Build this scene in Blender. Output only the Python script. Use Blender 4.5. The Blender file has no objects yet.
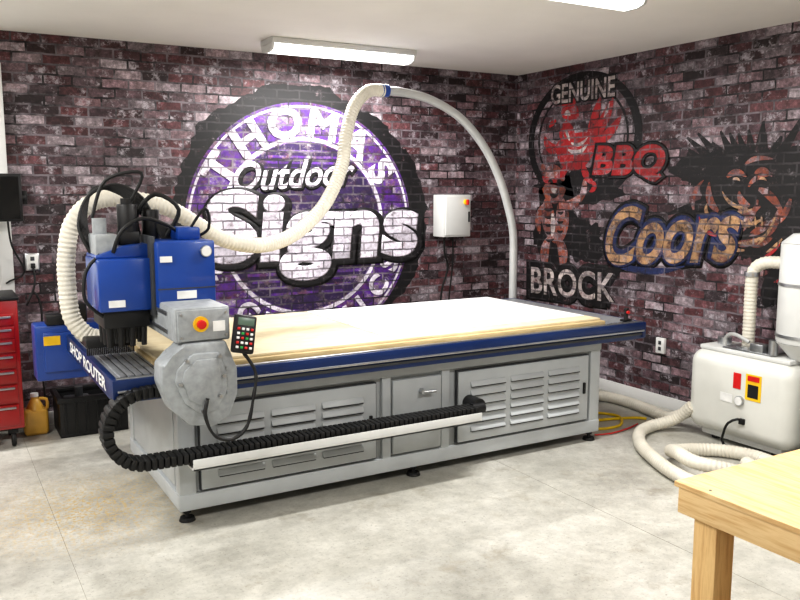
import bpy, bmesh, math, random
from mathutils import Vector, Matrix
random.seed(4)
S=bpy.context.scene
S.view_settings.view_transform='Standard'
try: S.view_settings.look='Medium High Contrast'
except Exception: S.view_settings.look='None'
S.view_settings.exposure=0.0

def lin(c):
    r=[]
    for v in c[:3]:
        v=v/255.0
        r.append(v/12.92 if v<=0.04045 else ((v+0.055)/1.055)**2.4)
    return (r[0],r[1],r[2],1.0)

# ------------------------------------------------------------ materials
def mat(name,col,rough=0.5,metal=0.0,var=0.08,scale=12,bump=0.0,emit=0.0,coat=0.0):
    m=bpy.data.materials.new(name); m.use_nodes=True
    nt=m.node_tree; b=nt.nodes['Principled BSDF']
    tc=nt.nodes.new('ShaderNodeTexCoord')
    n=nt.nodes.new('ShaderNodeTexNoise'); n.inputs['Scale'].default_value=scale; n.inputs['Detail'].default_value=5
    nt.links.new(tc.outputs['Object'],n.inputs['Vector'])
    r=nt.nodes.new('ShaderNodeValToRGB')
    c=lin(col)
    r.color_ramp.elements[0].position=0.3; r.color_ramp.elements[1].position=0.7
    r.color_ramp.elements[0].color=tuple(max(0,v*(1-var*2)) for v in c[:3])+(1,)
    r.color_ramp.elements[1].color=tuple(min(1,v*(1+var)) for v in c[:3])+(1,)
    nt.links.new(n.outputs['Fac'],r.inputs['Fac'])
    nt.links.new(r.outputs['Color'],b.inputs['Base Color'])
    b.inputs['Roughness'].default_value=rough; b.inputs['Metallic'].default_value=metal
    if coat: b.inputs['Coat Weight'].default_value=coat
    if emit:
        b.inputs['Emission Color'].default_value=c; b.inputs['Emission Strength'].default_value=emit
    if bump:
        bp=nt.nodes.new('ShaderNodeBump'); bp.inputs['Strength'].default_value=bump; bp.inputs['Distance'].default_value=0.01
        nt.links.new(n.outputs['Fac'],bp.inputs['Height']); nt.links.new(bp.outputs['Normal'],b.inputs['Normal'])
    return m

def mix(nt,fac,a,b,mode='MIX'):
    n=nt.nodes.new('ShaderNodeMix'); n.data_type='RGBA'; n.blend_type=mode
    for sock,v in ((n.inputs[0],fac),(n.inputs[6],a),(n.inputs[7],b)):
        if hasattr(v,'is_output'): nt.links.new(v,sock)
        else: sock.default_value=v
    return n.outputs[2]
def ramp(nt,src,stops,interp='LINEAR'):
    r=nt.nodes.new('ShaderNodeValToRGB'); cr=r.color_ramp; cr.interpolation=interp
    while len(cr.elements)<len(stops): cr.elements.new(0.5)
    for e,(p,c) in zip(cr.elements,stops):
        e.position=p; e.color=c if len(c)==4 else tuple(c)+(1,)
    nt.links.new(src,r.inputs['Fac']); return r.outputs['Color']
def noise(nt,vec,scale,detail=4,rough=0.6):
    n=nt.nodes.new('ShaderNodeTexNoise'); n.inputs['Scale'].default_value=scale; n.inputs['Detail'].default_value=detail
    n.inputs['Roughness'].default_value=rough
    nt.links.new(vec,n.inputs['Vector']); return n.outputs['Fac']
def g(v): return (v,v,v,1)

def brickmat(name,axis,paint=None,cover=0.9,mcover=0.35):
    m=bpy.data.materials.new(name); m.use_nodes=True
    nt=m.node_tree; b=nt.nodes['Principled BSDF']; L=nt.links
    geo=nt.nodes.new('ShaderNodeNewGeometry'); sp=nt.nodes.new('ShaderNodeSeparateXYZ'); cb=nt.nodes.new('ShaderNodeCombineXYZ')
    L.new(geo.outputs['Position'],sp.inputs[0])
    L.new(sp.outputs['X' if axis=='x' else 'Y'],cb.inputs[0]); L.new(sp.outputs['Z'],cb.inputs[1])
    V=cb.outputs[0]
    nn=nt.nodes.new('ShaderNodeTexNoise'); nn.inputs['Scale'].default_value=11; nn.inputs['Detail'].default_value=4
    L.new(V,nn.inputs['Vector'])
    vm=nt.nodes.new('ShaderNodeVectorMath'); vm.operation='MULTIPLY_ADD'
    vm.inputs[1].default_value=(0.02,0.02,0); L.new(nn.outputs['Color'],vm.inputs[0]); L.new(V,vm.inputs[2])
    br=nt.nodes.new('ShaderNodeTexBrick'); L.new(vm.outputs[0],br.inputs['Vector'])
    br.inputs['Color1'].default_value=g(0); br.inputs['Color2'].default_value=g(1); br.inputs['Mortar'].default_value=g(0.3)
    br.inputs['Scale'].default_value=1; br.inputs['Mortar Size'].default_value=0.008; br.inputs['Mortar Smooth'].default_value=0.2
    br.inputs['Brick Width'].default_value=0.205; br.inputs['Row Height'].default_value=0.074
    br.offset=0.5
    base=ramp(nt,br.outputs['Color'],[(0.0,lin((36,29,32))),(0.14,lin((92,52,56))),(0.3,lin((62,45,51))),(0.42,lin((130,106,112))),(0.55,lin((44,35,39))),(0.66,lin((104,66,70))),(0.78,lin((164,152,158))),(0.88,lin((74,54,60))),(1.0,lin((112,102,107)))])
    n1=noise(nt,V,17,7,0.78)
    base=mix(nt,0.95,base,ramp(nt,n1,[(0.32,g(0.18)),(0.52,g(0.95)),(0.68,g(2.2))]),'MULTIPLY')
    n2=noise(nt,V,7,7,0.8)
    patch=ramp(nt,n2,[(0.53,g(0)),(0.64,g(0.8))])
    base=mix(nt,patch,base,lin((188,181,188)))
    n3=noise(nt,V,3.3,4,0.7)
    mort=ramp(nt,n3,[(0.42,lin((22,19,22))),(0.60,lin((120,112,118)))])
    col=mix(nt,br.outputs['Fac'],base,mort)
    n4=noise(nt,V,0.9,3,0.6)
    col=mix(nt,0.6,col,ramp(nt,n4,[(0.35,g(0.65)),(0.65,g(1.25))]),'MULTIPLY')
    if paint:
        pc=lin(paint)
        pv=mix(nt,0.9,pc,ramp(nt,n1,[(0.3,g(0.35)),(0.65,g(1.15))]),'MULTIPLY')
        pv=mix(nt,0.55,pv,ramp(nt,br.outputs['Color'],[(0,g(0.3)),(1,g(1.3))]),'MULTIPLY')
        n5=noise(nt,V,9.7,7,0.8)
        th=0.40-(cover-0.9)
        cv=ramp(nt,n5,[(th-0.06,g(0.1)),(th+0.08,g(1))])
        cm=ramp(nt,br.outputs['Fac'],[(0.0,g(1)),(1,g(mcover))])
        c2=mix(nt,1.0,cv,cm,'MULTIPLY')
        col=mix(nt,c2,col,pv)
    L.new(col,b.inputs['Base Color']); b.inputs['Roughness'].default_value=0.62
    bp=nt.nodes.new('ShaderNodeBump'); bp.inputs['Strength'].default_value=0.15; bp.inputs['Distance'].default_value=0.004; bp.invert=True
    L.new(br.outputs['Fac'],bp.inputs['Height']); L.new(bp.outputs['Normal'],b.inputs['Normal'])
    return m

def concrete():
    m=bpy.data.materials.new('polished_concrete'); m.use_nodes=True
    nt=m.node_tree; b=nt.nodes['Principled BSDF']; L=nt.links
    geo=nt.nodes.new('ShaderNodeNewGeometry'); V=geo.outputs['Position']
    a=noise(nt,V,1.3,8,0.7); c=ramp(nt,a,[(0.3,lin((158,156,147))),(0.5,lin((186,184,175))),(0.7,lin((206,204,196)))])
    n2=noise(nt,V,9,8,0.8); c=mix(nt,0.8,c,ramp(nt,n2,[(0.3,g(0.66)),(0.6,g(1.08))]),'MULTIPLY')
    n3=noise(nt,V,0.55,4,0.6); c=mix(nt,0.85,c,ramp(nt,n3,[(0.35,g(0.76)),(0.6,g(1.05))]),'MULTIPLY')
    n6=noise(nt,V,60,3,0.6); c=mix(nt,0.6,c,ramp(nt,n6,[(0.32,g(0.6)),(0.42,g(1.0))]),'MULTIPLY')
    n7=noise(nt,V,3.1,6,0.75); c=mix(nt,ramp(nt,n7,[(0.56,g(0)),(0.7,g(0.6))]),c,lin((138,130,114)))
    n8=noise(nt,V,22,4,0.8); c=mix(nt,ramp(nt,n8,[(0.66,g(0)),(0.72,g(0.7))]),c,lin((96,90,80)))
    d=nt.nodes.new('ShaderNodeVectorMath'); d.operation='DISTANCE'; d.inputs[1].default_value=(0.70,4.75,0)
    L.new(V,d.inputs[0])
    fall=ramp(nt,d.outputs['Value'],[(0.1,g(1)),(0.75,g(0))])
    n4=noise(nt,V,45,4,0.7); sp=ramp(nt,n4,[(0.50,g(0)),(0.56,g(0.9))])
    f=mix(nt,1.0,fall,sp,'MULTIPLY'); c=mix(nt,f,c,lin((196,168,108)))
    L.new(c,b.inputs['Base Color'])
    L.new(ramp(nt,n2,[(0.3,g(0.30)),(0.7,g(0.48))]),b.inputs['Roughness'])
    bp=nt.nodes.new('ShaderNodeBump'); bp.inputs['Strength'].default_value=0.05; bp.inputs['Distance'].default_value=0.01
    L.new(n2,bp.inputs['Height']); L.new(bp.outputs['Normal'],b.inputs['Normal'])
    return m

def wood(name,c1,c2,stretch=(1.0,14,14)):
    m=bpy.data.materials.new(name); m.use_nodes=True
    nt=m.node_tree; b=nt.nodes['Principled BSDF']; L=nt.links
    geo=nt.nodes.new('ShaderNodeNewGeometry'); mp=nt.nodes.new('ShaderNodeMapping'); mp.inputs['Scale'].default_value=stretch
    L.new(geo.outputs['Position'],mp.inputs['Vector'])
    a=noise(nt,mp.outputs[0],3.0,6,0.6)
    c=ramp(nt,a,[(0.3,lin(c1)),(0.5,lin(c2)),(0.62,lin(c1)),(0.75,lin(c2))])
    n2=noise(nt,geo.outputs['Position'],4,3,0.5); c=mix(nt,0.4,c,ramp(nt,n2,[(0.3,g(0.75)),(0.7,g(1.1))]),'MULTIPLY')
    L.new(c,b.inputs['Base Color']); b.inputs['Roughness'].default_value=0.6
    return m

MT={}
MT['grey']=mat('grey_powdercoat',(180,184,186),0.42,0.0,0.04,6)
MT['greyd']=mat('grey_casting',(156,160,163),0.45,0.1,0.09,30,bump=0.12)
MT['dark']=mat('dark_grey_metal',(70,72,75),0.5,0.3)  # plain dark grey metal colour
MT['blue']=mat('blue_enamel',(22,66,146),0.32,0.0,0.06,5,coat=0.35)
MT['navy']=mat('navy_rail_paint',(20,44,92),0.35,0.1,0.06,5)
MT['black']=mat('black_plastic',(20,20,22),0.45,0.0,0.1)
MT['rubber']=mat('black_rubber',(14,14,15),0.6)
MT['steel']=mat('brushed_steel',(185,187,190),0.28,0.9,0.05,40)
MT['alu']=mat('aluminium_deck',(150,152,156),0.4,0.5,0.06,25)
MT['white']=mat('white_sheet_plastic',(232,233,234),0.5,0.0,0.01,3)
MT['hose']=mat('cream_flex_hose',(212,207,194),0.5,0.0,0.05,8)
MT['pipe']=mat('grey_bent_pipe',(184,185,184),0.35,0.2,0.04,8)
MT['red']=mat('red_enamel',(150,22,24),0.3,0.0,0.05,4,coat=0.5)
MT['redb']=mat('red_button',(200,30,30),0.35)
MT['green']=mat('green_button',(40,150,70),0.4)
MT['yellow']=mat('yellow_label',(236,190,30),0.5)
MT['label']=mat('white_label',(228,228,226),0.5)
MT['cabinet']=mat('offwhite_enclosure',(208,209,207),0.4,0.0,0.03,5)
MT['tank']=mat('tank_offwhite',(212,212,206),0.38,0.0,0.04,4)
MT['jug']=mat('amber_liquid_plastic',(206,160,70),0.3)
MT['ceil']=mat('ceiling_paint',(234,231,226),0.8,0.0,0.02,2,bump=0.05)
MT['drywall']=mat('drywall_paint',(218,217,213),0.7,0.0,0.02,2)
MT['trim']=mat('trim_paint',(208,208,206),0.5,0.0,0.03,3)
MT['lens']=mat('fixture_diffuser',(255,254,250),0.4,0,0.0,2,emit=2.2)
MT['screen']=mat('screen_glass',(10,10,12),0.15)
MT['ycord']=mat('yellow_cord',(222,186,20),0.5)
MT['rcord']=mat('red_air_hose',(190,40,36),0.5)
MT['floor']=concrete()
MT['ply']=wood('plywood_bench',(196,158,106),(218,188,140),(14,1.0,14))
MT['plyz']=wood('timber_leg',(192,152,100),(216,182,128),(14,14,1.0))
MT['spoil']=wood('spoilboard_mdf',(206,190,156),(216,202,170),(1.2,3,8))
MT['spoile']=wood('spoilboard_edge',(182,160,116),(202,180,136),(1,2,10))

# ------------------------------------------------------------ mesh helpers
class B:
    def __init__(s): s.bm=bmesh.new()
    def _bev(s,vs,bev,seg=2):
        if bev>0:
            es=set()
            for v in vs:
                for e in v.link_edges: es.add(e)
            bmesh.ops.bevel(s.bm,geom=list(es),offset=bev,segments=seg,affect='EDGES',profile=0.5)
    def box(s,x0,x1,y0,y1,z0,z1,bev=0.004,M=None,seg=2):
        r=bmesh.ops.create_cube(s.bm,size=1)
        T=Matrix.Translation(((x0+x1)/2,(y0+y1)/2,(z0+z1)/2))@Matrix.Diagonal((x1-x0,y1-y0,z1-z0,1))
        if M is not None: T=M@T
        bmesh.ops.transform(s.bm,matrix=T,verts=r['verts'])
        s._bev(r['verts'],bev,seg); return s
    def cyl(s,p0,p1,r,r2=None,seg=28,bev=0.0):
        p0=Vector(p0);p1=Vector(p1);d=p1-p0
        q=bmesh.ops.create_cone(s.bm,cap_ends=True,segments=seg,radius1=r,radius2=r if r2 is None else r2,depth=d.length)
        T=Matrix.Translation((p0+p1)/2)@d.to_track_quat('Z','Y').to_matrix().to_4x4()
        bmesh.ops.transform(s.bm,matrix=T,verts=q['verts'])
        if bev>0:
            es=[e for e in set(e for v in q['verts'] for e in v.link_edges) if any(len(f.verts)>4 for f in e.link_faces)]
            bmesh.ops.bevel(s.bm,geom=es,offset=bev,segments=2,affect='EDGES',profile=0.5)
        return s
    def prism(s,pts,axis,a0,a1,bev=0.0):
        def mk(p,a):
            if axis=='y': return (p[0],a,p[1])
            if axis=='x': return (a,p[0],p[1])
            return (p[0],p[1],a)
        v0=[s.bm.verts.new(mk(p,a0)) for p in pts]; v1=[s.bm.verts.new(mk(p,a1)) for p in pts]
        n=len(pts); s.bm.faces.new(v0); s.bm.faces.new(v1[::-1])
        for i in range(n): s.bm.faces.new((v0[i],v1[i],v1[(i+1)%n],v0[(i+1)%n]))
        s._bev(v0+v1,bev); return s
    def flat(s,pts,axis,a):
        def mk(p):
            return (p[0],a,p[1]) if axis=='y' else (a,p[0],p[1])
        s.bm.faces.new([s.bm.verts.new(mk(p)) for p in pts]); return s
    def stroke(s,p0,p1,p2,w,axis,a,n=10,blunt=False):
        P=[];N=[]
        for i in range(n+1):
            t=i/n
            x=(1-t)**2*p0[0]+2*t*(1-t)*p1[0]+t*t*p2[0]; y=(1-t)**2*p0[1]+2*t*(1-t)*p1[1]+t*t*p2[1]
            dx=2*(1-t)*(p1[0]-p0[0])+2*t*(p2[0]-p1[0]); dy=2*(1-t)*(p1[1]-p0[1])+2*t*(p2[1]-p1[1])
            l=math.hypot(dx,dy) or 1
            ww=w*(math.sin(math.pi*(0.08+0.9*t))**0.7 if not blunt else (1-t*.85))
            P.append((x-dy/l*ww/2,y+dx/l*ww/2)); N.append((x+dy/l*ww/2,y-dx/l*ww/2))
        for i in range(n): s.flat([P[i],P[i+1],N[i+1],N[i]],axis,a)
        return s
    def ring(s,cx,cz,r0,r1,axis,a,n=96,sx=1.0):
        f=lambda r,t:((cx+r*sx*math.cos(t)),cz+r*math.sin(t))
        for i in range(n):
            t0=2*math.pi*i/n;t1=2*math.pi*(i+1)/n
            s.flat([f(r0,t0),f(r1,t0),f(r1,t1),f(r0,t1)],axis,a)
        return s
    def tube(s,pts,r,seg=14,step=0.03,rib=0.0,pitch=0.03,closed=False):
        P=[Vector(p) for p in pts]; Q=[]
        n=len(P)
        for i in range(n-1):
            a=P[max(i-1,0)];b=P[i];c=P[i+1];d=P[min(i+2,n-1)]
            L=(c-b).length; k=max(2,int(L/step))
            for j in range(k):
                t=j/k
                Q.append(0.5*((2*b)+(-a+c)*t+(2*a-5*b+4*c-d)*t*t+(-a+3*b-3*c+d)*t*t*t))
        Q.append(P[-1])
        prev=None; up=None; dist=0
        for i,q in enumerate(Q):
            tg=(Q[min(i+1,len(Q)-1)]-Q[max(i-1,0)]).normalized()
            if up is None:
                up=Vector((0,0,1)) if abs(tg.z)<0.9 else Vector((0,1,0))
            up=(up-tg*up.dot(tg)).normalized(); sd=tg.cross(up)
            if i: dist+=(q-Q[i-1]).length
            rr=r*(1+rib*math.cos(2*math.pi*dist/pitch)) if rib else r
            ring=[s.bm.verts.new(q+rr*(math.cos(2*math.pi*k/seg)*up+math.sin(2*math.pi*k/seg)*sd)) for k in range(seg)]
            if prev:
                for k in range(seg): s.bm.faces.new((prev[k],prev[(k+1)%seg],ring[(k+1)%seg],ring[k]))
            else: s.bm.faces.new(ring[::-1])
            prev=ring
        s.bm.faces.new(prev); return s
    def obj(s,name,m,parent=None,smooth=True):
        me=bpy.data.meshes.new(name); bmesh.ops.recalc_face_normals(s.bm,faces=s.bm.faces[:]); s.bm.to_mesh(me); s.bm.free()
        me.materials.append(m)
        if smooth:
            for p in me.polygons: p.use_smooth=True
            try: me.set_sharp_from_angle(angle=math.radians(35))
            except Exception: pass
        o=bpy.data.objects.new(name,me); S.collection.objects.link(o)
        if parent is not None:
            o.parent=parent; o.matrix_parent_inverse=Matrix.Translation(-parent.location)
        return o
def empty(name,loc):
    e=bpy.data.objects.new(name,None); e.location=loc; e.empty_display_size=0.1; S.collection.objects.link(e); return e

def _rawtext(body,size,bold,shear,spacing):
    cu=bpy.data.curves.new('txt','FONT'); cu.body=body; cu.size=size; cu.shear=shear
    cu.bevel_depth=bold*size; cu.bevel_resolution=1; cu.resolution_u=6
    cu.align_x='LEFT'; cu.space_character=spacing
    o=bpy.data.objects.new('txt',cu); S.collection.objects.link(o)
    bpy.context.view_layer.update()
    dg=bpy.context.evaluated_depsgraph_get()
    me=bpy.data.meshes.new_from_object(o.evaluated_get(dg))
    bpy.data.objects.remove(o); bpy.data.curves.remove(cu)
    return me
def textmesh(body,size,bold=0.0,shear=0.0,spacing=1.0):
    thin=_rawtext(body,size,0.0,shear,spacing)
    xs=[v.co.x for v in thin.vertices]; ys=[v.co.y for v in thin.vertices]
    X0_,X1_,Y0_,Y1_=min(xs),max(xs),min(ys),max(ys)
    if bold<=0: return thin,(X0_,X1_,Y0_,Y1_)
    me=_rawtext(body,size,bold,shear,spacing)
    w=bold*size*1.6
    bm=bmesh.new(); bm.from_mesh(me)
    bad=[v for v in bm.verts if v.co.x<X0_-w or v.co.x>X1_+w or v.co.y<Y0_-w or v.co.y>Y1_+w]
    if bad: bmesh.ops.delete(bm,geom=bad,context='VERTS')
    bm.to_mesh(me); bm.free()
    me.transform(Matrix.Diagonal((1,1,0.0006/(bold*size),1)))
    d=bold*size
    return me,(X0_-d,X1_+d,Y0_-d,Y1_+d)
def wallM(axis,u,z,a,rot=0.0):
    if axis=='y': R=Matrix(((1,0,0,0),(0,0,-1,0),(0,1,0,0),(0,0,0,1))); T=Matrix.Translation((u,a,z))
    else: R=Matrix(((0,0,-1,0),(-1,0,0,0),(0,1,0,0),(0,0,0,1))); T=Matrix.Translation((a,u,z))
    return T@R@Matrix.Rotation(rot,4,'Z')
def puttext(name,body,axis,u0,u1,z0,z1,a,m,parent,bold=0.0,shear=0.0,rot=0.0,spacing=1.0,grow=0.0):
    me,(x0,x1,y0,y1)=textmesh(body,1.0,bold+grow,shear,spacing)
    x0+=grow;x1-=grow;y0+=grow;y1-=grow
    W=abs(u1-u0);Hh=z1-z0
    T=wallM(axis,(u0+u1)/2,(z0+z1)/2,a,rot)@Matrix.Diagonal((W/(x1-x0),Hh/(y1-y0),1,1))@Matrix.Translation((-(x0+x1)/2,-(y0+y1)/2,0))
    me.transform(T); me.materials.clear(); me.materials.append(m)
    o=bpy.data.objects.new(name,me); S.collection.objects.link(o); o.parent=parent; o.matrix_parent_inverse=Matrix.Translation(-parent.location)
    return o
def arctext(name,body,axis,cu,cz,r,a0,a1,size,a,m,parent,bold=0.03,inward=False,stretch=1.0):
    n=len(body)
    for i,ch in enumerate(body):
        if ch==' ': continue
        ang=math.radians(a0+(a1-a0)*i/(n-1))
        me,(x0,x1,y0,y1)=textmesh(ch,size,bold)
        rot=ang-math.pi/2 if not inward else ang+math.pi/2
        T=wallM(axis,cu+(r*math.cos(ang) if axis=='y' else -r*math.cos(ang)),cz+r*math.sin(ang),a,rot)@Matrix.Diagonal((stretch,1,1,1))@Matrix.Translation((-(x0+x1)/2,-size*0.35,0))
        me.transform(T); me.materials.clear(); me.materials.append(m)
        o=bpy.data.objects.new('%s_%d'%(name,i),me); S.collection.objects.link(o); o.parent=parent; o.matrix_parent_inverse=Matrix.Translation(-parent.location)
def blob(cx,cz,rx,rz,jag=0.1,n=70,seed=0):
    rnd=random.Random(seed); ph=[rnd.uniform(0,6.28) for _ in range(5)]
    out=[]
    for i in range(n):
        t=2*math.pi*i/n
        k=1+jag*(0.5*math.sin(3*t+ph[0])+0.4*math.sin(7*t+ph[1])+0.35*math.sin(13*t+ph[2])+rnd.uniform(-.4,.4))
        out.append((cx+rx*k*math.cos(t),cz+rz*k*math.sin(t)))
    return out

# ------------------------------------------------------------ room shell
XL,XR,YF,YB,H=-3.5,5.24,-2.6,6.7,2.945
bw=brickmat('brick_wallpaper_back','x'); rw=brickmat('brick_wallpaper_right','y')
B().box(XL-.1,XR+.1,YF-.1,YB+.1,-0.1,0,0).obj('floor',MT['floor'],smooth=False)
B().box(XL-.1,XR+.1,YF-.1,YB+.1,H,H+.1,0).obj('ceiling',MT['ceil'],smooth=False)
B().box(XL-.1,XR+.1,YB,YB+.1,0,H,0).obj('wall_back',bw,smooth=False)
B().box(XR,XR+.1,YF,YB,0,H,0).obj('wall_right',rw,smooth=False)
B().box(XL-.1,XL,YF,YB,0,H,0).obj('wall_left',MT['drywall'],smooth=False)
B().box(XL-.1,XR+.1,YF-.1,YF,0,H,0).obj('wall_front',MT['drywall'],smooth=False)
B().box(0.56,XR-.015,YB-.015,YB-.001,0,0.1,.003).obj('baseboard_back',MT['trim'])
B().box(XR-.015,XR-.001,YF,YB-.001,0,0.1,.003).obj('baseboard_right',MT['trim'])
B().box(0.4995,0.5015,YF,YB,0,0.0008,0).box(3.2,3.202,YF,YB,0,.0008,0).obj('trim_floor_joints',mat('joint_grey',(148,144,134),.8),smooth=False)  # control joints in the slab, thin strips in their own grey
d=empty('door_1',(-.5,YB-.03,0))
b=B(); b.box(-1.45,0.44,YB-.04,YB-.001,0.01,2.62,.004)
for k in range(5): 
    for q in range(3): b.box(-1.38+q*.6,-.86+q*.6,YB-.05,YB-.035,.08+k*.51,.5+k*.51,.008)
b.obj('door_leaf',MT['label'],d)
B().box(.44,.53,YB-.055,YB-.001,0,2.71,.004).box(-1.54,-1.45,YB-.055,YB-.001,0,2.71,.004).box(-1.45,.44,YB-.055,YB-.001,2.62,2.71,.004).obj('door_frame',MT['trim'],d)

# ------------------------------------------------------------ back wall mural
mp=brickmat('paint_purple_back','x',(90,38,142),0.82,.25)
mpd=brickmat('paint_deep_purple_back','x',(44,22,72),0.88,.3)
mk=brickmat('paint_black_back','x',(12,10,14),0.96,.85)
mw=brickmat('paint_white_back','x',(238,230,244),0.89,.2)
mu=empty('painted_sign_mural',(2.9,YB-.004,1.48))
CX,CZ=2.9,1.48
Y=lambda k: YB-0.0015-0.0016*k
b=B(); b.flat(blob(CX+.01,CZ+.02,1.215,1.20,.04,160,3),'y',Y(0)); b.obj('mural_black_cloud',mk,mu,False)  # ragged black paint cloud behind the badge
b=B(); b.flat(blob(CX+.86,CZ+.10,.36,.66,.12,80,8),'y',Y(0)-.0004).flat(blob(CX-.98,CZ-.5,.3,.5,.14,80,9),'y',Y(0)-.0006); b.obj('mural_black_drips',mk,mu,False)  # more black mural paint, right-hand extension and drips
b=B(); b.flat([(CX+1.08*math.cos(2*math.pi*i/96),CZ+1.08*math.sin(2*math.pi*i/96)) for i in range(96)],'y',Y(1)); b.obj('mural_disc',mp,mu,False)
B().ring(CX,CZ,.75,.785,'y',Y(2)).ring(CX,CZ,1.035,1.055,'y',Y(2)).obj('mural_inner_ring',mw,mu,False)
b=B(); b.flat([(CX+.74*math.cos(2*math.pi*i/96),CZ+.74*math.sin(2*math.pi*i/96)) for i in range(96)],'y',Y(2)); b.obj('mural_inner_disc',mpd,mu,False)
b=B()
for k in range(4):
    z=CZ+.50+k*.05; w=math.sqrt(max(.001,.70**2-(z-CZ)**2))
    b.flat([(CX-w,z),(CX+w,z),(CX+w*.98,z+.02),(CX-w*.98,z+.02)],'y',Y(3))
    z=CZ-.42-k*.06; w=math.sqrt(max(.001,.70**2-(z-CZ)**2))
    b.flat([(CX-w,z),(CX+w,z),(CX+w*.98,z+.025),(CX-w*.98,z+.025)],'y',Y(3))
b.obj('mural_bands',mp,mu,False)
arctext('mural_top_letter','THOMAS','y',CX,CZ,.915,147,33,.34,Y(4),mw,mu,.045,False,1.15)
arctext('mural_bottom_letter','& GRAPHICS','y',CX,CZ,.915,203,337,.26,Y(4),mw,mu,.04,True)
puttext('mural_script_shadow','Outdoor','y',2.25,3.40,1.81,2.06,Y(5),mk,mu,.05,.4,.06,1.0,.04)
puttext('mural_script','Outdoor','y',2.24,3.39,1.82,2.07,Y(6)-.0006,mw,mu,.018,.4,.06,1.0)
puttext('mural_word_shadow','Signs','y',1.99,4.08,.98,1.79,Y(7),mk,mu,.05,.08,.0,1.06,.05)
puttext('mural_word','Signs','y',1.97,4.06,1.0,1.81,Y(8)-.0006,mw,mu,.05,.08,.0,1.06)

# ------------------------------------------------------------ right wall mural
R=lambda k: XR-0.0015-0.0016*k
rk=brickmat('paint_black_right','y',(14,12,14),0.94,.8)
rr=brickmat('paint_red_right','y',(172,34,38),0.88,.35)
ro=brickmat('paint_orange_right','y',(154,78,54),0.80,.25)
rwt=brickmat('paint_cream_right','y',(206,194,190),0.83,.3)
rb=brickmat('paint_blue_right','y',(34,48,94),0.90,.5)
ry=brickmat('paint_tan_right','y',(196,154,112),0.83,.25)
m2=empty('painted_logo_mural',(XR-.004,5,1.6))
b=B(); b.ring(5.76,2.27,.53,.60,'x',R(1),96,1.25); b.ring(5.76,2.27,.46,.48,'x',R(1),96,1.25); b.flat(blob(5.76,1.84,.55,.16,.2,60,41),'x',R(0)); b.obj('badge_ring',rk,m2,False)
puttext('badge_top_word_shadow','GENUINE','x',6.18,5.34,2.61,2.80,R(2),rk,m2,.07,0,0,1,.06)
puttext('badge_top_word','GENUINE','x',6.18,5.34,2.61,2.79,R(3)-.0006,rwt,m2,.02)
def S_(b,l,a):
    for (p0,p1,p2,w) in l: b.stroke(p0,p1,p2,w,'x',a); a-=.00003
b=B()
S_(b,[((6.02,2.50),(5.90,2.58),(5.80,2.46),.17),((5.98,2.44),(5.92,2.32),(5.84,2.24),.14),((6.00,2.56),(6.02,2.66),(5.96,2.70),.06),((5.93,2.58),(5.93,2.70),(5.87,2.73),.06),((5.87,2.56),(5.84,2.66),(5.80,2.68),.05),
      ((6.10,2.46),(6.16,2.44),(6.20,2.40),.05),((6.02,2.38),(6.04,2.32),(6.01,2.28),.05),
      ((6.06,2.26),(5.86,2.02),(5.56,2.22),.30),((5.96,2.30),(5.74,2.14),(5.54,2.34),.20),
      ((5.64,2.26),(5.46,2.36),(5.36,2.60),.12),((5.60,2.22),(5.38,2.26),(5.26,2.44),.10),((5.66,2.30),(5.56,2.46),(5.52,2.62),.10),
      ((6.02,2.20),(6.22,2.16),(6.26,2.32),.10),((5.90,2.06),(6.0,1.92),(6.14,1.88),.08),((6.12,1.90),(6.24,1.88),(6.28,1.94),.06),((5.72,2.06),(5.70,1.92),(5.56,1.86),.08),((5.58,1.88),(5.52,1.82),(5.62,1.79),.06)],R(2))
b.obj('mascot_body',rr,m2,False)
b=B(); S_(b,[((5.98,2.50),(5.94,2.54),(5.90,2.49),.05),((5.92,2.18),(5.76,2.10),(5.66,2.22),.045),((5.88,2.24),(5.76,2.18),(5.66,2.28),.035),((5.46,2.44),(5.42,2.50),(5.40,2.56),.03),((5.96,2.36),(5.92,2.30),(5.90,2.26),.035)],R(4)); b.obj('mascot_highlights',rwt,m2,False)
puttext('food_word_outline','BBQ','x',5.58,4.74,1.88,2.19,R(5),rk,m2,.06,.15,-.03,1.05,.08)
puttext('food_word','BBQ','x',5.58,4.74,1.88,2.19,R(6)-.0012,rr,m2,.06,.15,-.03,1.05)
b=B(); b.flat(blob(6.08,1.50,.30,.50,.14,90,11),'x',R(0)); b.flat(blob(5.68,1.33,.28,.2,.2,60,12),'x',R(0)-.0003); b.obj('character_backing',rk,m2,False)  # ragged black paint patches behind the character
b=B()
S_(b,[((6.24,1.92),(6.12,2.02),(5.96,1.90),.16),((6.26,1.84),(6.1,1.70),(5.95,1.82),.18),((6.2,1.72),(6.22,1.5),(6.06,1.30),.20),((6.0,1.72),(5.94,1.5),(6.04,1.28),.19),
      ((6.0,1.68),(5.82,1.62),(5.72,1.78),.10),((5.74,1.70),(5.66,1.84),(5.70,1.90),.08),((6.24,1.66),(6.38,1.54),(6.30,1.38),.10),((6.16,1.34),(6.28,1.18),(6.18,1.04),.13),((6.04,1.34),(5.90,1.22),(5.98,1.04),.13),
      ((6.18,1.06),(6.30,1.02),(6.34,1.05),.07),((5.98,1.06),(5.86,1.02),(5.82,1.06),.07),((6.24,1.96),(6.30,2.04),(6.26,2.06),.06),((5.98,1.96),(5.92,2.04),(5.95,2.07),.06)],R(2))
b.obj('character_body',ro,m2,False)
b=B()
for k in range(5): b.stroke((6.24-k*.01,1.62-k*.075),(6.15,1.60-k*.075),(6.08,1.64-k*.075),.03,'x',R(4)-k*.00002)
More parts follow.
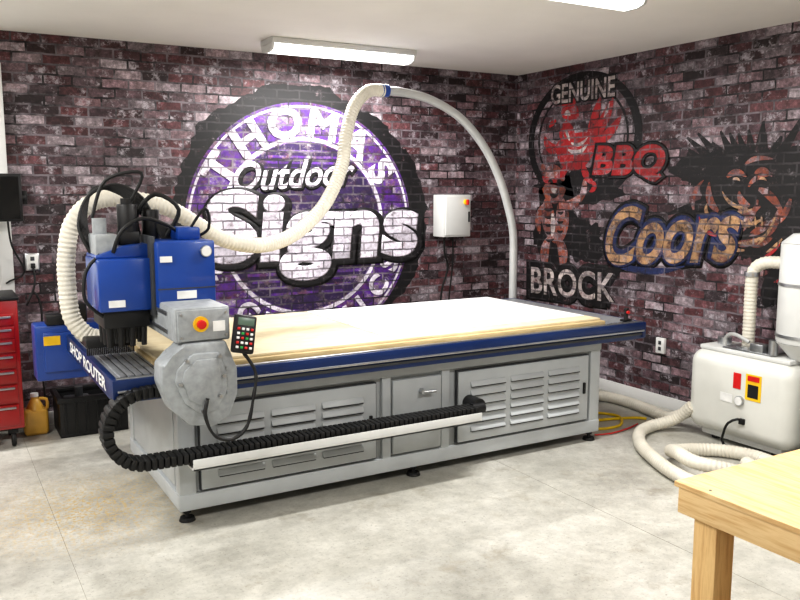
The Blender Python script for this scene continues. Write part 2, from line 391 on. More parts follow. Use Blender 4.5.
for k in range(3): b.stroke((5.96,1.60-k*.09),(6.0,1.57-k*.09),(6.05,1.60-k*.09),.028,'x',R(4)-.0002-k*.00002)
S_(b,[((6.19,1.88),(6.15,1.91),(6.12,1.87),.035),((6.06,1.88),(6.03,1.91),(5.99,1.87),.035),((6.16,1.77),(6.1,1.72),(6.03,1.78),.04)],R(5))
b.obj('character_stripes',rk,m2,False)
b=B(); S_(b,[((6.14,1.82),(6.1,1.78),(6.06,1.82),.05),((6.12,1.58),(6.09,1.45),(6.12,1.36),.07)],R(4)-.0005); b.obj('character_belly',rwt,m2,False)
puttext('script_word_outline','Coors','x',5.40,3.99,1.20,1.72,R(2),rk,m2,.05,.4,.10,.97,.07)
puttext('script_word_blue','Coors','x',5.40,3.99,1.20,1.72,R(3)-.0006,rb,m2,.05,.4,.10,.97,.035)
puttext('script_word','Coors','x',5.40,3.99,1.20,1.71,R(5),ry,m2,.026,.4,.10,.97)
b=B(); S_(b,[((5.36,1.18),(4.9,1.06),(4.5,1.20),.06)],R(3)); b.obj('script_underline',rb,m2,False)
puttext('block_word_shadow','BROCK','x',6.46,5.22,.76,1.09,R(2),rk,m2,.09,0,.03,1.03,.11)
puttext('block_word','BROCK','x',6.42,5.26,.79,1.06,R(4),rwt,m2,.02,0,.03,1.03)
rn=random.Random(12)
b=B(); b.flat(blob(3.90,1.72,.48,.40,.14,110,21),'x',R(0)); b.flat(blob(3.45,1.45,.46,.55,.16,100,22),'x',R(0)-.0003); b.flat(blob(4.40,1.98,.22,.13,.2,60,23),'x',R(0)-.0004)
for k in range(44):
    t=math.radians(20+k*7.6); l=rn.uniform(.28,.58)
    cx,cz=(3.95,1.76); dx,dz=math.cos(t),math.sin(t)*.75
    b.stroke((cx+dx*.22,cz+dz*.22),(cx+dx*(.3+l*.5)+.05,cz+dz*(.3+l*.5)),(cx+dx*(.28+l)+.10,cz+dz*(.28+l)+rn.uniform(-.06,.06)),.13,'x',R(0)-.0005-k*.00001,blunt=True)
b.obj('wild_figure_quills',rk,m2,False)
for nm,mm,sd,lay,cnt,w in (('wild_figure_orange',ro,31,2,24,.05),('wild_figure_tan',ry,32,3,9,.03),('wild_figure_red',rr,33,4,5,.035)):
    rn=random.Random(sd); b=B()
    for k in range(cnt):
        cx=rn.gauss(3.80,.24); cz=rn.gauss(1.60,.17)-.3*(3.9-cx)
        t=math.atan2(cz-1.75,cx-3.9)+rn.uniform(-.4,.4)+1.2; l=rn.uniform(.12,.28)
        b.stroke((cx,cz),(cx+math.cos(t)*l*.5+.03,cz+math.sin(t)*l*.5),(cx+math.cos(t+.5)*l,cz+math.sin(t+.5)*l),w*rn.uniform(.7,1.3),'x',R(lay)-k*.00002)
    b.obj(nm,mm,m2,False)
b=B(); S_(b,[((4.14,1.90),(4.06,1.97),(3.97,1.90),.05),((3.90,1.92),(3.84,1.98),(3.76,1.90),.045)],R(5)); b.obj('wild_figure_brow',ro,m2,False)
b=B(); S_(b,[((4.09,1.88),(4.05,1.90),(4.02,1.87),.022),((3.86,1.88),(3.83,1.90),(3.80,1.87),.02)]+[((4.10-k*.055,1.60-.02*math.sin(k)),(4.09-k*.055,1.57),(4.085-k*.055,1.53),.02) for k in range(6)],R(7)); b.obj('wild_figure_eyes_teeth',ry,m2,False)

# ------------------------------------------------------------ ceiling fixtures
POWER=67
def fixture(xc,yc):
    e=empty('ceiling_light_fixture',(xc,yc,H))
    B().box(xc-.63,xc+.63,yc-.13,yc+.13,H-.045,H-.001,.006).obj('housing',MT['trim'],e)
    pr=[(yc-.115,H-.045),(yc-.10,H-.085),(yc-.05,H-.10),(yc+.05,H-.10),(yc+.10,H-.085),(yc+.115,H-.045)]
    B().prism(pr,'x',xc-.61,xc+.61).obj('diffuser',MT['lens'],e)
    B().prism([(p[0]*1.0,p[1]-.002) for p in pr],'x',xc-.63,xc-.61).prism([(p[0],p[1]-.002) for p in pr],'x',xc+.61,xc+.63).obj('end_caps',MT['trim'],e)
    l=bpy.data.lights.new('tube_light','AREA'); l.shape='RECTANGLE'; l.size=1.15; l.size_y=.16; l.energy=POWER; l.color=(1.0,.985,.96)
    o=bpy.data.objects.new('tube_light',l); o.location=(xc,yc,H-.104); S.collection.objects.link(o); o.parent=e; o.matrix_parent_inverse=Matrix.Translation(-e.location)
for x,y in ((2.95,6.05),(3.02,3.60),(3.0,1.2),(-.9,6.05),(-.9,3.60),(-.9,1.2)): fixture(x,y)

# ------------------------------------------------------------ CNC router
c=empty('cnc_router_machine',(2.6,4.9,0))
ZT=.865
b=B()
X0,X1,Y0,Y1=1.08,4.12,4.25,5.50
for x in (X0+.004,X1-.094):
    for y in (Y0+.004,Y1-.094): b.box(x,x+.09,y,y+.09,.075,.75,.004)
b.box(X0,X1,Y0,Y0+.09,.07,.16,.005).box(X0,X1,Y1-.09,Y1,.07,.16,.005).box(X0-.002,X0+.088,Y0+.01,Y1-.01,.072,.158,.005).box(X1-.088,X1+.002,Y0+.01,Y1-.01,.072,.158,.005)
b.box(X0,X1,Y0-.002,Y0+.09,.67,.76,.005).box(X0,X1,Y1-.09,Y1,.67,.76,.005).box(X0-.002,X0+.09,Y0+.01,Y1-.01,.672,.758,.005).box(X1-.09,X1+.002,Y0+.01,Y1-.01,.672,.758,.005)
for x in (2.33,2.76): b.box(x,x+.06,Y0+.001,Y0+.07,.10,.70,.004)
b.box(.78,4.38,4.22,4.32,.745,.79,.004).box(.78,4.38,5.45,5.55,.745,.79,.004)
b.obj('base_frame',MT['grey'],c)
B().box(X0+.03,X1-.03,Y0+.03,Y1-.03,.12,.70,.0).obj('base_infill',MT['grey'],c)
def louvre(x0,x1,z0,z1,cols,rows,tag):
    B().box(x0,x1,Y0-.014,Y0+.03,z0,z1,.005).obj('door_panel_'+tag,MT['grey'],c)
    B().box(x0-.006,x1+.006,Y0-.004,Y0+.02,z0-.006,z1+.006,0).obj('door_gap_'+tag,MT['dark'],c)
    b=B(); k=B(); W=(x1-x0-.14)/cols; Hh=(z1-z0-.11)/rows
    for i in range(cols):
        for j in range(rows):
            a=x0+.07+i*W+.022; e=a+W-.044; z=z0+.055+j*Hh+.012; h=Hh*.55; y=Y0-.014
            b.prism([(y+.003,z+h),(y-.004,z+h),(y-.02,z+.006),(y-.02,z),(y+.003,z)],'x',a,e,.002)
            k.box(a+.004,e-.004,y-.018,y+.001,z-.006,z-.0005,0)
    b.obj('louvres_'+tag,MT['grey'],c); k.obj('louvre_slots_'+tag,MT['rubber'],c)
    B().box(x1-.05,x1-.03,Y0-.026,Y0-.012,(z0+z1)/2-.04,(z0+z1)/2+.04,.003).obj('door_latch_'+tag,MT['black'],c)
louvre(1.20,2.28,.18,.645,3,6,'a')
louvre(2.88,3.99,.18,.645,3,6,'b')
B().box(2.40,2.75,Y0-.01,Y0+.03,.18,.645,.004).obj('centre_panel',MT['grey'],c)
B().cyl((2.60,Y0-.01,.56),(2.60,Y0-.05,.56),.018).cyl((2.60,Y0-.045,.56),(2.68,Y0-.06,.56),.009).obj('vacuum_valve',MT['steel'],c)
B().box(X0+.006,X0+.04,Y0+.12,Y1-.12,.18,.65,.004).obj('side_panel',MT['grey'],c)
b=B()
for x in (X0+.05,2.58,X1-.05):
    for y in (Y0+.05,Y1-.05):
        b.cyl((x,y,0.001),(x,y,.022),.045,.038).cyl((x,y,.02),(x,y,.09),.012).cyl((x,y,.045),(x,y,.058),.024,seg=6)
b.obj('levelling_feet',MT['rubber'],c)
TX0,TX1,TY0,TY1=.75,4.41,4.12,5.65
B().box(TX0+.003,TX1-.003,TY0+.05,TY1-.05,.79,ZT-.004,.003).obj('table_bed',MT['alu'],c)
b=B(); b.box(TX0,TX1,TY0,TY0+.055,.80,ZT,.004).box(TX0,TX1,TY1-.055,TY1,.75,ZT,.004); b.box(TX0,TX1,TY0+.012,TY0+.05,.745,.805,.003)
b.box(TX0-.012,TX0+.02,TY0+.001,TY1-.001,.752,ZT-.001,.004).box(TX1-.02,TX1+.012,TY0+.001,TY1-.001,.752,ZT-.001,.004); b.obj('table_rails',MT['navy'],c)
B().box(TX0+.01,TX1-.01,TY0-.008,TY0+.03,.80,.812,.002).box(TX0+.01,TX1-.01,TY0+.01,TY0+.035,ZT-.001,ZT+.008,.002).obj('linear_guide',MT['steel'],c)
B().box(TX0+.02,TX1-.02,TY0+.004,TY0+.03,.772,.788,.001).obj('gear_rack',MT['dark'],c)
b=B();k=B()
for i in range(6):
    for x in (4.13+i*.044,.79+i*.04):
        b.box(x,x+.030,TY0+.08,TY1-.06,ZT-.006,ZT+.004,.001)
        k.box(x+.030,x+.040,TY0+.08,TY1-.06,ZT-.006,ZT-.002,0)
k.obj('bed_slots',MT['rubber'],c); b.obj('bed_extrusions',MT['alu'],c)
puttext('end_panel_lettering','SHOP ROUTER','x',5.50,4.30,.775,.845,TX0-.014,MT['label'],c,.03)
B().box(1.0,4.1,4.20,5.58,ZT-.003,.888,.002).obj('spoilboard_lower',MT['spoile'],c)
B().box(1.02,4.08,4.23,5.56,.888,.905,.002).obj('spoilboard',MT['spoil'],c)
B().box(2.40,4.05,4.36,5.54,.905,.911,.001).obj('white_sheet',MT['white'],c)
B().box(1.10,2.92,4.03,4.19,.365,.375,.001).box(1.10,2.92,4.03,4.036,.365,.425,.001).box(1.10,2.92,4.184,4.19,.365,.425,.001).obj('cable_tray',MT['cabinet'],c)
b=B()
for x in (1.3,2.0,2.7): b.box(x,x+.05,4.18,4.25,.34,.38,.002)
b.obj('tray_brackets',MT['grey'],c)
path=[]
x=1.10
while x>.88: path.append((x,.80,math.pi)); x-=.032
n=16
for i in range(n+1):
    t=math.pi/2+math.pi*i/n; path.append((.88+.185*math.cos(t),.612+.185*math.sin(t),t+math.pi/2))
x=.912
while x<2.9: path.append((x,.427,0)); x+=.032
b=B()
for (x,z,t) in path:
    M=Matrix.Translation((x,4.11,z))@Matrix.Rotation(-t,4,'Y')
    b.box(-.0135,.0135,-.06,.06,-.028,.028,.004,M)
    b.box(-.019,.019,-.052,.052,-.022,.022,0,M)
b.obj('energy_chain',MT['rubber'],c)
B().cyl((2.9,4.12,.43),(2.99,4.12,.43),.035).cyl((2.96,4.12,.44),(2.96,4.24,.44),.05).obj('chain_anchor',MT['black'],c)

# gantry
b=B()
b.prism([(1.02,1.07),(1.23,1.07),(1.255,1.00),(1.285,.93),(1.285,.80),(1.24,.69),(1.16,.645),(1.04,.665),(.955,.75),(.91,.88),(.915,.975),(.975,1.01)],'y',3.84,4.0,.012)
b.prism([(1.06,1.02),(1.19,1.02),(1.225,.92),(1.225,.82),(1.17,.73),(1.1,.71),(1.015,.78),(.972,.89),(.985,.95)],'y',3.826,3.85,.008)
b.prism([(1.075,.99),(1.175,.99),(1.195,.91),(1.195,.84),(1.15,.77),(1.1,.755),(1.035,.80),(1.005,.89),(1.015,.94)],'y',3.818,3.83,.004)
b.box(1.0,1.27,3.99,4.12,.78,.95,.006)
for k in range(4): b.box(1.225+.0,1.235,3.835,3.845,.80+k*.04,.82+k*.04,.001)
b.obj('gantry_front_leg',MT['greyd'],c)
b=B(); b.box(.99,1.26,3.86,5.86,1.07,1.24,.012); b.box(1.0,1.25,3.85,3.865,1.08,1.23,.004); b.obj('gantry_bridge',MT['greyd'],c)
B().box(1.0,1.28,5.66,5.86,.62,1.1,.01).box(.55,1.02,5.68,5.88,.56,.93,.015).box(.60,.95,5.66,5.69,.62,.88,.006).obj('gantry_rear_leg',MT['blue'],c)
B().box(.60,.70,5.655,5.665,.80,.86,0).box(.82,.92,5.655,5.665,.74,.80,0).obj('rear_warning_labels',MT['yellow'],c)
B().box(.62,.78,5.66,5.76,.93,1.0,.01).box(.72,.88,5.68,5.84,.93,1.06,.02).obj('rear_drive_motor',MT['black'],c)
b=B()
for x,z in ((.995,.88),(1.21,.9),(1.1,.735),(1.19,1.0),(1.03,.99),(1.19,.80)): b.cyl((x,3.832,z),(x,3.814,z),.010,seg=6)
for z in (1.10,1.21):
    for x in (1.015,1.235): b.cyl((x,3.856,z),(x,3.843,z),.007,seg=6)
b.obj('bolts',MT['steel'],c)
B().cyl((1.11,3.856,1.16),(1.11,3.843,1.16),.038).obj('estop_ring',MT['yellow'],c)
B().cyl((1.11,3.845,1.16),(1.11,3.82,1.16),.022,bev=.004).obj('estop_button',MT['redb'],c)
B().box(1.17,1.23,3.845,3.852,1.12,1.17,0).obj('bridge_label',MT['label'],c)
B().box(.985,.99,4.0,5.7,1.10,1.12,0).box(.985,.99,4.0,5.7,1.19,1.21,0).obj('bridge_guides',MT['steel'],c)
B().box(.985,1.285,4.15,4.52,1.20,1.545,.012).obj('carriage_housing',MT['blue'],c)
b=B(); b.box(.715,.975,4.24,4.60,1.19,1.46,.012); b.prism([(.715,1.46),(.975,1.46),(.975,1.53),(.85,1.52),(.715,1.475)],'y',4.28,4.56,.006); b.obj('spindle_housing',MT['blue'],c)
B().box(.97,.99,4.2,4.6,1.16,1.57,.003).box(.985,1.29,4.148,4.155,1.30,1.306,0).obj('carriage_plate',MT['dark'],c)
B().cyl((1.235,4.152,1.49),(1.235,4.135,1.49),.03,bev=.003).obj('pressure_gauge',MT['steel'],c)
B().cyl((1.235,4.136,1.49),(1.235,4.133,1.49),.025).obj('gauge_face',MT['label'],c)
B().box(1.08,1.18,4.144,4.151,1.25,1.29,0).box(.76,.84,4.234,4.241,1.215,1.25,0).box(1.0,1.06,4.144,4.151,1.44,1.47,0).obj('warning_labels',MT['label'],c)
b=B(); b.box(.74,.97,4.28,4.58,1.10,1.205,.008)
for i in range(4):
    for j in range(3): b.cyl((.77+i*.057,4.31+j*.1,1.11),(.77+i*.057,4.31+j*.1,1.0),.02,.014,seg=12)
b.obj('drill_bank',MT['black'],c)
B().cyl((.83,4.72,1.55),(.83,4.72,1.10),.065,bev=.006).cyl((.83,4.72,1.10),(.83,4.72,.99),.035,.02).obj('spindle_motor',MT['steel'],c)
B().box(.79,.99,4.58,4.8,1.18,1.5,.01).obj('spindle_mount',MT['navy'],c)
B().prism([(.70,.945),(.96,.945),(.96,1.0),(.70,1.0)],'y',4.62,4.84,.01).obj('dust_shoe',MT['black'],c)
b=B()
for k in range(26): b.box(.703+k*.0098,.710+k*.0098,4.625,4.632,.907,.95,0)
b.obj('dust_shoe_bristles',MT['rubber'],c)
b=B(); b.box(.72,.83,4.3,4.5,1.475,1.58,.008).cyl((.76,4.4,1.58),(.76,4.4,1.66),.035); b.obj('junction_box',MT['greyd'],c)
b=B(); b.cyl((.90,4.40,1.52),(.90,4.40,1.73),.05,bev=.006).cyl((1.03,4.45,1.54),(1.03,4.45,1.70),.045,bev=.006).box(.85,.95,4.35,4.45,1.52,1.59,.006).cyl((.90,4.40,1.73),(.90,4.40,1.76),.03); b.obj('z_axis_motors',MT['black'],c)
B().box(1.12,1.24,4.25,4.42,1.545,1.61,.01).obj('solenoid_block',MT['blue'],c)
b=B()
for k in range(7):
    o=k*.014
    b.tube([(.72+o*.3,4.46+o,1.48),(.675+o*.6,4.5+o,1.62+o*.4),(.74+o*.5,4.56+o,1.77+o*.5),(.88+o*.3,4.55,1.83-o*.6),(1.00-o*.4,4.48,1.76-o*.8),(1.05+o*.5,4.42,1.62),(1.08+o*.6,4.40,1.54)],.009,8,.03)
b.tube([(1.2,4.3,1.60),(1.27,4.25,1.71),(1.30,4.3,1.60),(1.26,4.45,1.54)],.008,8)
b.tube([(.74,4.3,1.48),(.67,4.3,1.40),(.66,4.3,1.25),(.76,4.3,1.15)],.009,8)
b.tube([(.92,4.38,1.75),(.97,4.34,1.89),(.8,4.4,1.85),(.73,4.42,1.66)],.009,8)
b.tube([(1.10,4.4,1.56),(1.16,4.36,1.70),(1.05,4.40,1.78),(.96,4.44,1.68),(.97,4.46,1.56)],.012,8)
b.tube([(.80,4.28,1.49),(.84,4.24,1.60),(.95,4.26,1.66),(1.08,4.28,1.62),(1.14,4.30,1.58)],.010,8)
b.obj('cable_bundle',MT['rubber'],c)
e=empty('handheld_pendant_controller',(1.33,3.83,1.09))
M=Matrix.Translation((1.318,3.83,1.095))@Matrix.Rotation(math.radians(12),4,'Y')@Matrix.Rotation(math.radians(-12),4,'X')
B().box(-.058,.058,-.018,.018,-.095,.095,.012,M).obj('case',MT['black'],e)
B().box(-.042,.042,-.021,-.017,.042,.080,.001,M).obj('display',mat('lcd_green',(90,110,98),.3),e)
b=B();k=B();w=B()
for i in range(4):
    for j in range(5):
        t=(b if (i+j)%3==0 else (k if (i*j)%3==1 else w)); t.box(-.042+i*.023,-.028+i*.023,-.024,-.017,.018-j*.023,.030-j*.023,.002,M)
b.obj('red_keys',MT['redb'],e);k.obj('green_keys',MT['green'],e);w.obj('white_keys',MT['label'],e)
b=B(); b.tube([(1.31,3.83,1.01),(1.37,3.82,.90),(1.35,3.80,.78),(1.31,3.79,.64),(1.23,3.785,.585),(1.14,3.78,.62),(1.10,3.785,.72),(1.12,3.805,.80)],.0085,8,.01,.18,.012); b.obj('coiled_lead',MT['rubber'],e)

# overhead hose boom + flex hose
h=empty('dust_extraction_hose',(4.45,5.69,.6))
b=B(); b.tube([(4.45,5.71,.55),(4.45,5.71,1.2),(4.435,5.70,1.42),(4.38,5.69,1.62),(4.27,5.69,1.90),(4.1,5.68,2.16),(3.87,5.68,2.38),(3.6,5.68,2.51),(3.36,5.68,2.56),(3.12,5.68,2.57)],.034,18,.03); b.obj('boom_pipe',MT['pipe'],h)
B().tube([(3.17,5.68,2.57),(3.09,5.68,2.568)],.048,18).obj('boom_clamp',MT['blue'],h)
B().box(4.40,4.5,5.665,5.75,.62,.66,.004).box(4.40,4.5,5.665,5.75,.78,.82,.004).obj('boom_bracket',MT['grey'],h)
B().tube([(3.12,5.68,2.568),(2.98,5.66,2.55),(2.84,5.62,2.42),(2.74,5.55,2.20),(2.67,5.48,1.98),(2.50,5.38,1.73),(2.30,5.28,1.57),(2.08,5.16,1.475),(1.82,5.0,1.45),(1.58,4.93,1.50),(1.40,4.88,1.60),(1.22,4.85,1.70),(.98,4.82,1.755),(.80,4.80,1.735),(.69,4.80,1.62),(.65,4.80,1.45),(.645,4.80,1.28),(.66,4.79,1.10),(.73,4.77,1.0),(.80,4.75,.98)],.048,18,.0065,.05,.026).obj('flex_hose',MT['hose'],h)

a=empty('air_filter_regulator',(4.3,4.2,ZT))
B().box(4.26,4.34,4.18,4.22,ZT+.006,ZT+.02,.002).cyl((4.3,4.2,ZT+.02),(4.3,4.2,ZT+.08),.014).cyl((4.3,4.2,ZT+.08),(4.3,4.2,ZT+.10),.018,bev=.004).obj('regulator_body',MT['black'],a)
B().cyl((4.3,4.187,ZT+.07),(4.3,4.175,ZT+.07),.012).obj('regulator_gauge',MT['redb'],a)

# ------------------------------------------------------------ wall electrical box
e=empty('electrical_control_box',(4.38,6.6,1.56))
B().box(4.23,4.54,6.50,YB-.012,1.36,1.76,.008).box(4.245,4.525,6.485,6.503,1.375,1.745,.006).box(4.25,4.52,YB-.02,YB-.001,1.4,1.72,0).obj('enclosure',MT['cabinet'],e)
B().cyl((4.47,6.487,1.69),(4.47,6.46,1.69),.026).obj('isolator_plate',MT['yellow'],e)
B().box(4.46,4.48,6.44,6.465,1.665,1.715,.003).obj('isolator_handle',MT['redb'],e)
B().box(4.50,4.515,6.475,6.49,1.5,1.6,.003).obj('latch',MT['black'],e)
b=B(); b.tube([(4.30,6.6,1.37),(4.31,6.6,1.2),(4.36,6.62,1.05),(4.30,6.64,.8),(4.28,6.65,.3)],.010,8).tube([(4.40,6.6,1.37),(4.41,6.61,1.1),(4.38,6.63,.7),(4.40,6.65,.3)],.008,8); b.obj('power_leads',MT['rubber'],e)

def outlet(axis,u,z,nm='wall_outlet'):
    e=empty(nm,(u,YB-.02,z) if axis=='y' else (XR-.02,u,z))
    if axis=='y':
        B().box(u-.05,u+.05,YB-.05,YB-.001,z-.065,z+.065,.005).obj('box',MT['steel'],e)
        B().box(u-.04,u+.04,YB-.056,YB-.049,z-.055,z+.055,.002).obj('plate',MT['label'],e)
        B().box(u-.014,u+.014,YB-.06,YB-.055,z+.01,z+.04,.001).box(u-.014,u+.014,YB-.06,YB-.055,z-.04,z-.01,.001).obj('sockets',MT['dark'],e)
    else:
        B().box(XR-.03,XR-.001,u-.045,u+.045,z-.065,z+.065,.005).obj('box',MT['label'],e)
        B().box(XR-.034,XR-.029,u-.014,u+.014,z+.01,z+.04,.001).box(XR-.034,XR-.029,u-.014,u+.014,z-.04,z-.01,.001).obj('sockets',MT['dark'],e)
    return e
o1=outlet('y',.66,1.27)
b=B(); b.box(.645,.675,YB-.09,YB-.055,1.225,1.26,.004); b.tube([(.66,YB-.08,1.24),(.66,YB-.10,1.1),(.60,YB-.09,.95),(.65,YB-.08,1.05),(.70,YB-.07,.9),(.68,YB-.06,.5),(.70,YB-.06,.1)],.008,8); b.obj('plugged_lead',MT['rubber'],o1)
o2=outlet('x',4.70,.52)

e=empty('wall_monitor',(.3,6.5,1.74))
B().box(0.02,.60,6.46,6.50,1.58,1.92,.008).obj('bezel',MT['black'],e)
B().box(.04,.58,6.456,6.461,1.60,1.90,0).obj('screen',MT['screen'],e)
B().box(.25,.37,6.50,6.54,1.69,1.81,.004).box(.33,.63,6.52,6.55,1.735,1.765,.004).box(.60,.64,6.53,YB-.001,1.70,1.80,.004).obj('arm',MT['black'],e)
B().tube([(.5,6.52,1.58),(.52,6.55,1.4),(.60,6.62,1.2),(.5,6.62,1.14),(.47,6.62,1.12)],.007,8).obj('monitor_lead',MT['rubber'],e)

e=empty('rolling_tool_cabinet',(.15,6.35,0))
B().box(-.22,.50,6.16,6.60,.14,1.05,.01).obj('cabinet_body',MT['red'],e)
b=B();k=B()
zz=[.17,.33,.47,.58,.69,.79,.88,.97]
for i in range(7):
    b.box(-.19,.47,6.145,6.165,zz[i],zz[i+1]-.012,.004); k.box(-.17,.45,6.128,6.147,zz[i+1]-.04,zz[i+1]-.026,.003)
b.obj('drawers',MT['red'],e);k.obj('drawer_pulls',MT['steel'],e)
B().box(-.23,.51,6.15,6.61,1.05,1.075,.006).obj('top_mat',MT['black'],e)
b=B()
for x in (-.15,.43):
    for y in (6.23,6.53): b.cyl((x-.015,y,.056),(x+.015,y,.056),.055,bev=.006).box(x-.03,x+.03,y-.03,y+.03,.10,.142,.003)
b.obj('casters',MT['rubber'],e)

e=empty('plastic_jug',(.60,6.47,0))
b=B(); b.box(.515,.685,6.40,6.54,.001,.20,.03,None,4); b.cyl((.60,6.47,.185),(.60,6.47,.27),.07,.028,bev=.005); b.cyl((.60,6.47,.26),(.60,6.47,.29),.026); b.tube([(.63,6.47,.265),(.68,6.47,.255),(.685,6.47,.20),(.665,6.47,.15)],.012,8); b.obj('jug_body',MT['jug'],e)
B().cyl((.60,6.47,.285),(.60,6.47,.31),.028).obj('jug_cap',MT['label'],e)
e=empty('storage_crate',(.98,6.42,0))
b=B(); b.box(.74,1.22,6.24,6.60,.001,.025,.004)
for (x0,x1,y0,y1) in ((.74,1.22,6.24,6.26),(.74,1.22,6.58,6.60),(.741,.761,6.245,6.595),(1.20,1.219,6.245,6.595)):
    b.box(x0,x1,y0,y1,.02,.29,.004)
b.box(.725,1.235,6.225,6.262,.26,.30,.006).box(.725,1.235,6.578,6.615,.26,.30,.006).box(.726,.765,6.23,6.61,.261,.299,.006).box(1.195,1.234,6.23,6.61,.261,.299,.006)
for k in range(6): b.box(.77+k*.075,.785+k*.075,6.23,6.245,.03,.26,.002)
b.obj('crate_shell',MT['black'],e)
B().box(.80,.98,6.3,6.5,.03,.26,.01).box(1.0,1.16,6.32,6.52,.03,.22,.01).cyl((.9,6.4,.25),(.9,6.4,.34),.03).obj('crate_contents',MT['dark'],e)

# ------------------------------------------------------------ dust unit
e=empty('dust_collector_unit',(5.0,3.6,0))
b=B(); b.box(4.78,5.20,3.20,4.05,.07,.66,.10,None,8); b.obj('tank_body',MT['tank'],e)
B().box(4.84,5.14,3.26,3.99,.655,.69,.012).box(4.86,5.12,3.30,3.95,.03,.09,.01).obj('tank_lid',MT['cabinet'],e)
b=B()
for x in (4.92,5.08):
    for y in (3.38,3.87): b.cyl((x,y,.001),(x,y,.06),.03)
b.obj('tank_feet',MT['rubber'],e)
b=B(); b.cyl((5.0,3.25,.685),(5.0,3.25,.80),.10,.20,seg=40).cyl((5.0,3.25,.80),(5.0,3.25,1.46),.20,seg=40,bev=.012).cyl((5.0,3.25,1.46),(5.0,3.25,1.52),.20,.13,seg=40); b.obj('filter_canister',MT['cabinet'],e)
B().cyl((5.0,3.25,1.18),(5.0,3.25,1.20),.206,seg=40).cyl((5.0,3.25,.84),(5.0,3.25,.86),.206,seg=40).obj('canister_bands',MT['steel'],e)
B().tube([(4.94,3.66,.68),(4.94,3.66,.9),(4.94,3.66,1.18),(4.95,3.64,1.27),(4.97,3.57,1.31),(4.99,3.45,1.315),(4.99,3.38,1.315)],.042,18,.0065,.05,.026).obj('link_hose',MT['hose'],e)
B().cyl((4.94,3.66,.685),(4.94,3.66,.72),.075).cyl((4.94,3.66,1.21),(4.94,3.66,1.24),.052).box(4.85,5.12,3.42,3.80,.688,.704,.003).box(4.85,4.92,3.48,3.58,.70,.76,.006).cyl((4.88,3.42,.70),(4.88,3.42,.80),.03).cyl((5.0,3.9,.68),(5.0,3.9,.74),.05).obj('fittings',MT['steel'],e)
b=B(); b.tube([(4.88,3.8,.68),(4.88,3.8,.76),(4.86,3.72,.80),(4.87,3.6,.76)],.013,8); b.obj('pilot_line',MT['pipe'],e)
B().box(4.776,4.782,3.42,3.54,.38,.56,0).obj('caution_placard',MT['yellow'],e)
B().box(4.773,4.777,3.44,3.52,.40,.49,0).obj('placard_symbol',MT['black'],e)
B().box(4.776,4.782,3.58,3.64,.44,.55,0).box(4.773,4.777,3.435,3.525,.515,.55,0).obj('red_sticker',MT['redb'],e)
B().cyl((4.785,3.58,.36),(4.76,3.58,.36),.035,bev=.004).obj('vacuum_gauge',MT['steel'],e)
B().cyl((4.762,3.58,.36),(4.758,3.58,.36),.029).box(4.776,4.782,3.64,3.74,.33,.39,0).obj('gauge_dial',MT['label'],e)
b=B(); b.tube([(4.80,3.55,.22),(4.75,3.57,.235),(4.72,3.62,.2),(4.73,3.66,.12),(4.76,3.68,.03),(4.74,3.5,.012),(4.74,3.3,.012)],.009,8); b.box(4.76,4.80,3.53,3.57,.20,.24,.004); b.obj('mains_lead',MT['rubber'],e)
e2=empty('vacuum_blower',(5.0,2.7,0))
B().box(4.80,5.20,2.35,3.10,.06,.62,.02).obj('blower_case',MT['tank'],e2)
b=B()
for k in range(10): b.box(4.792,4.802,2.42,3.03,.14+k*.042,.155+k*.042,.001)
b.obj('blower_grille',MT['dark'],e2)
B().cyl((5.0,2.72,.62),(5.0,2.72,.95),.17,seg=36,bev=.01).cyl((5.0,2.72,.95),(5.0,2.72,1.0),.17,.1,seg=36).obj('blower_silencer',MT['cabinet'],e2)
b=B()
for x in (4.88,5.12):
    for y in (2.45,3.0): b.cyl((x,y,.001),(x,y,.065),.03)
b.obj('blower_feet',MT['rubber'],e2)

r=.043
def hose(name,pts,rad=r):
    e=empty(name,(pts[0][0],pts[0][1],0))
    B().tube(pts,rad,16,.0065,.05,.026).obj('hose_run',MT['hose'],e)
z=.047
hose('vacuum_hose',[(4.16,5.5,z),(4.45,5.38,z),(4.78,5.22,z),(4.95,5.0,z),(4.97,4.75,z),(4.93,4.50,z),(4.90,4.3,z),(4.90,4.18,.10),(4.90,4.02,.20)])
hose('vacuum_hose',[(4.80,4.00,.22),(4.76,4.12,.10),(4.60,4.20,z),(4.40,4.12,z),(4.20,3.92,z),(4.06,3.68,z),(3.95,3.42,z),(3.92,3.2,z),(4.02,3.02,z),(4.22,2.96,z),(4.45,3.02,z),(4.62,3.16,z),(4.66,3.35,z),(4.58,3.54,z),(4.42,3.66,z),(4.22,3.66,.07),(4.07,3.5,.135),(4.0,3.3,.14),(4.1,3.15,.12),(4.3,3.12,.06),(4.45,3.2,z),(4.5,3.3,z)])
e=empty('extension_cord',(4.4,4.7,0))
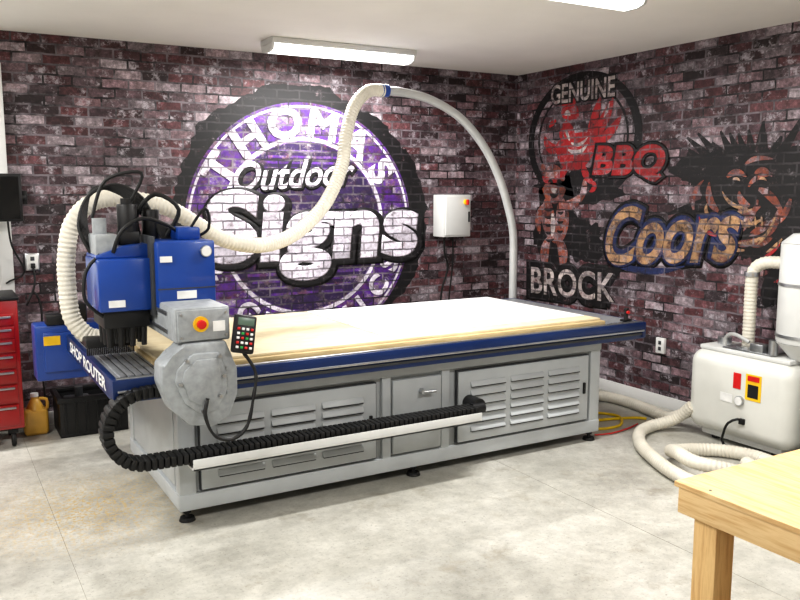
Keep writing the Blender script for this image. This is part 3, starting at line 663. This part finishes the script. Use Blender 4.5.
B().tube([(4.14,4.75,.60),(4.20,4.75,.3),(4.3,4.7,.02),(4.55,4.80,.012),(4.68,4.62,.012),(4.5,4.42,.012),(4.28,4.44,.012),(4.30,4.62,.012),(4.5,4.60,.012),(4.75,4.52,.012),(4.82,4.45,.012)],.011,8).obj('cord',MT['ycord'],e)
e=empty('red_air_line',(4.5,4.3,0))
B().tube([(4.16,4.33,.012),(4.3,4.30,.012),(4.5,4.33,.012),(4.65,4.38,.012)],.006,8).obj('line',MT['rcord'],e)

# ------------------------------------------------------------ workbench
e=empty('wooden_workbench',(2.8,1.1,0))
bx0,bx1,by0,by1=2.08,3.45,.35,1.79
B().box(bx0,bx1,by0,by1,.832,.85,.002).obj('bench_top',MT['ply'],e)
B().box(bx0+.01,bx0+.048,by0+.01,by1-.01,.743,.832,.003).box(bx1-.048,bx1-.01,by0+.01,by1-.01,.743,.832,.003).box(bx0+.048,bx1-.048,by1-.048,by1-.01,.743,.832,.003).box(bx0+.048,bx1-.048,by0+.01,by0+.048,.743,.832,.003).obj('bench_apron',MT['ply'],e)
b=B()
for x in (bx0+.048,bx1-.138):
    for y in (by0+.048,by1-.138): b.box(x,x+.09,y,y+.09,.001,.832,.003)
b.obj('bench_legs',MT['plyz'],e)
b=B()
for q in range(4): b.cyl((bx0+.03,by1-.12-q*.35,.849),(bx0+.03,by1-.12-q*.35,.8508),.005,seg=10)
b.obj('bench_screws',MT['dark'],e)
B().box(bx0+.05,bx1-.05,by0+.05,by1-.05,.20,.218,.002).obj('bench_shelf',MT['ply'],e)

# ------------------------------------------------------------ world + camera
w=bpy.data.worlds.new('room_world'); S.world=w; w.use_nodes=True
w.node_tree.nodes['Background'].inputs[0].default_value=(.9,.9,.95,1); w.node_tree.nodes['Background'].inputs[1].default_value=.3
cam=bpy.data.cameras.new('camera'); cam.lens=36*815/800; cam.sensor_width=36
co=bpy.data.objects.new('camera',cam); co.location=(0,0,1.8); co.rotation_euler=(math.radians(90-7.65),0,math.radians(-30)); S.collection.objects.link(co)
S.camera=co
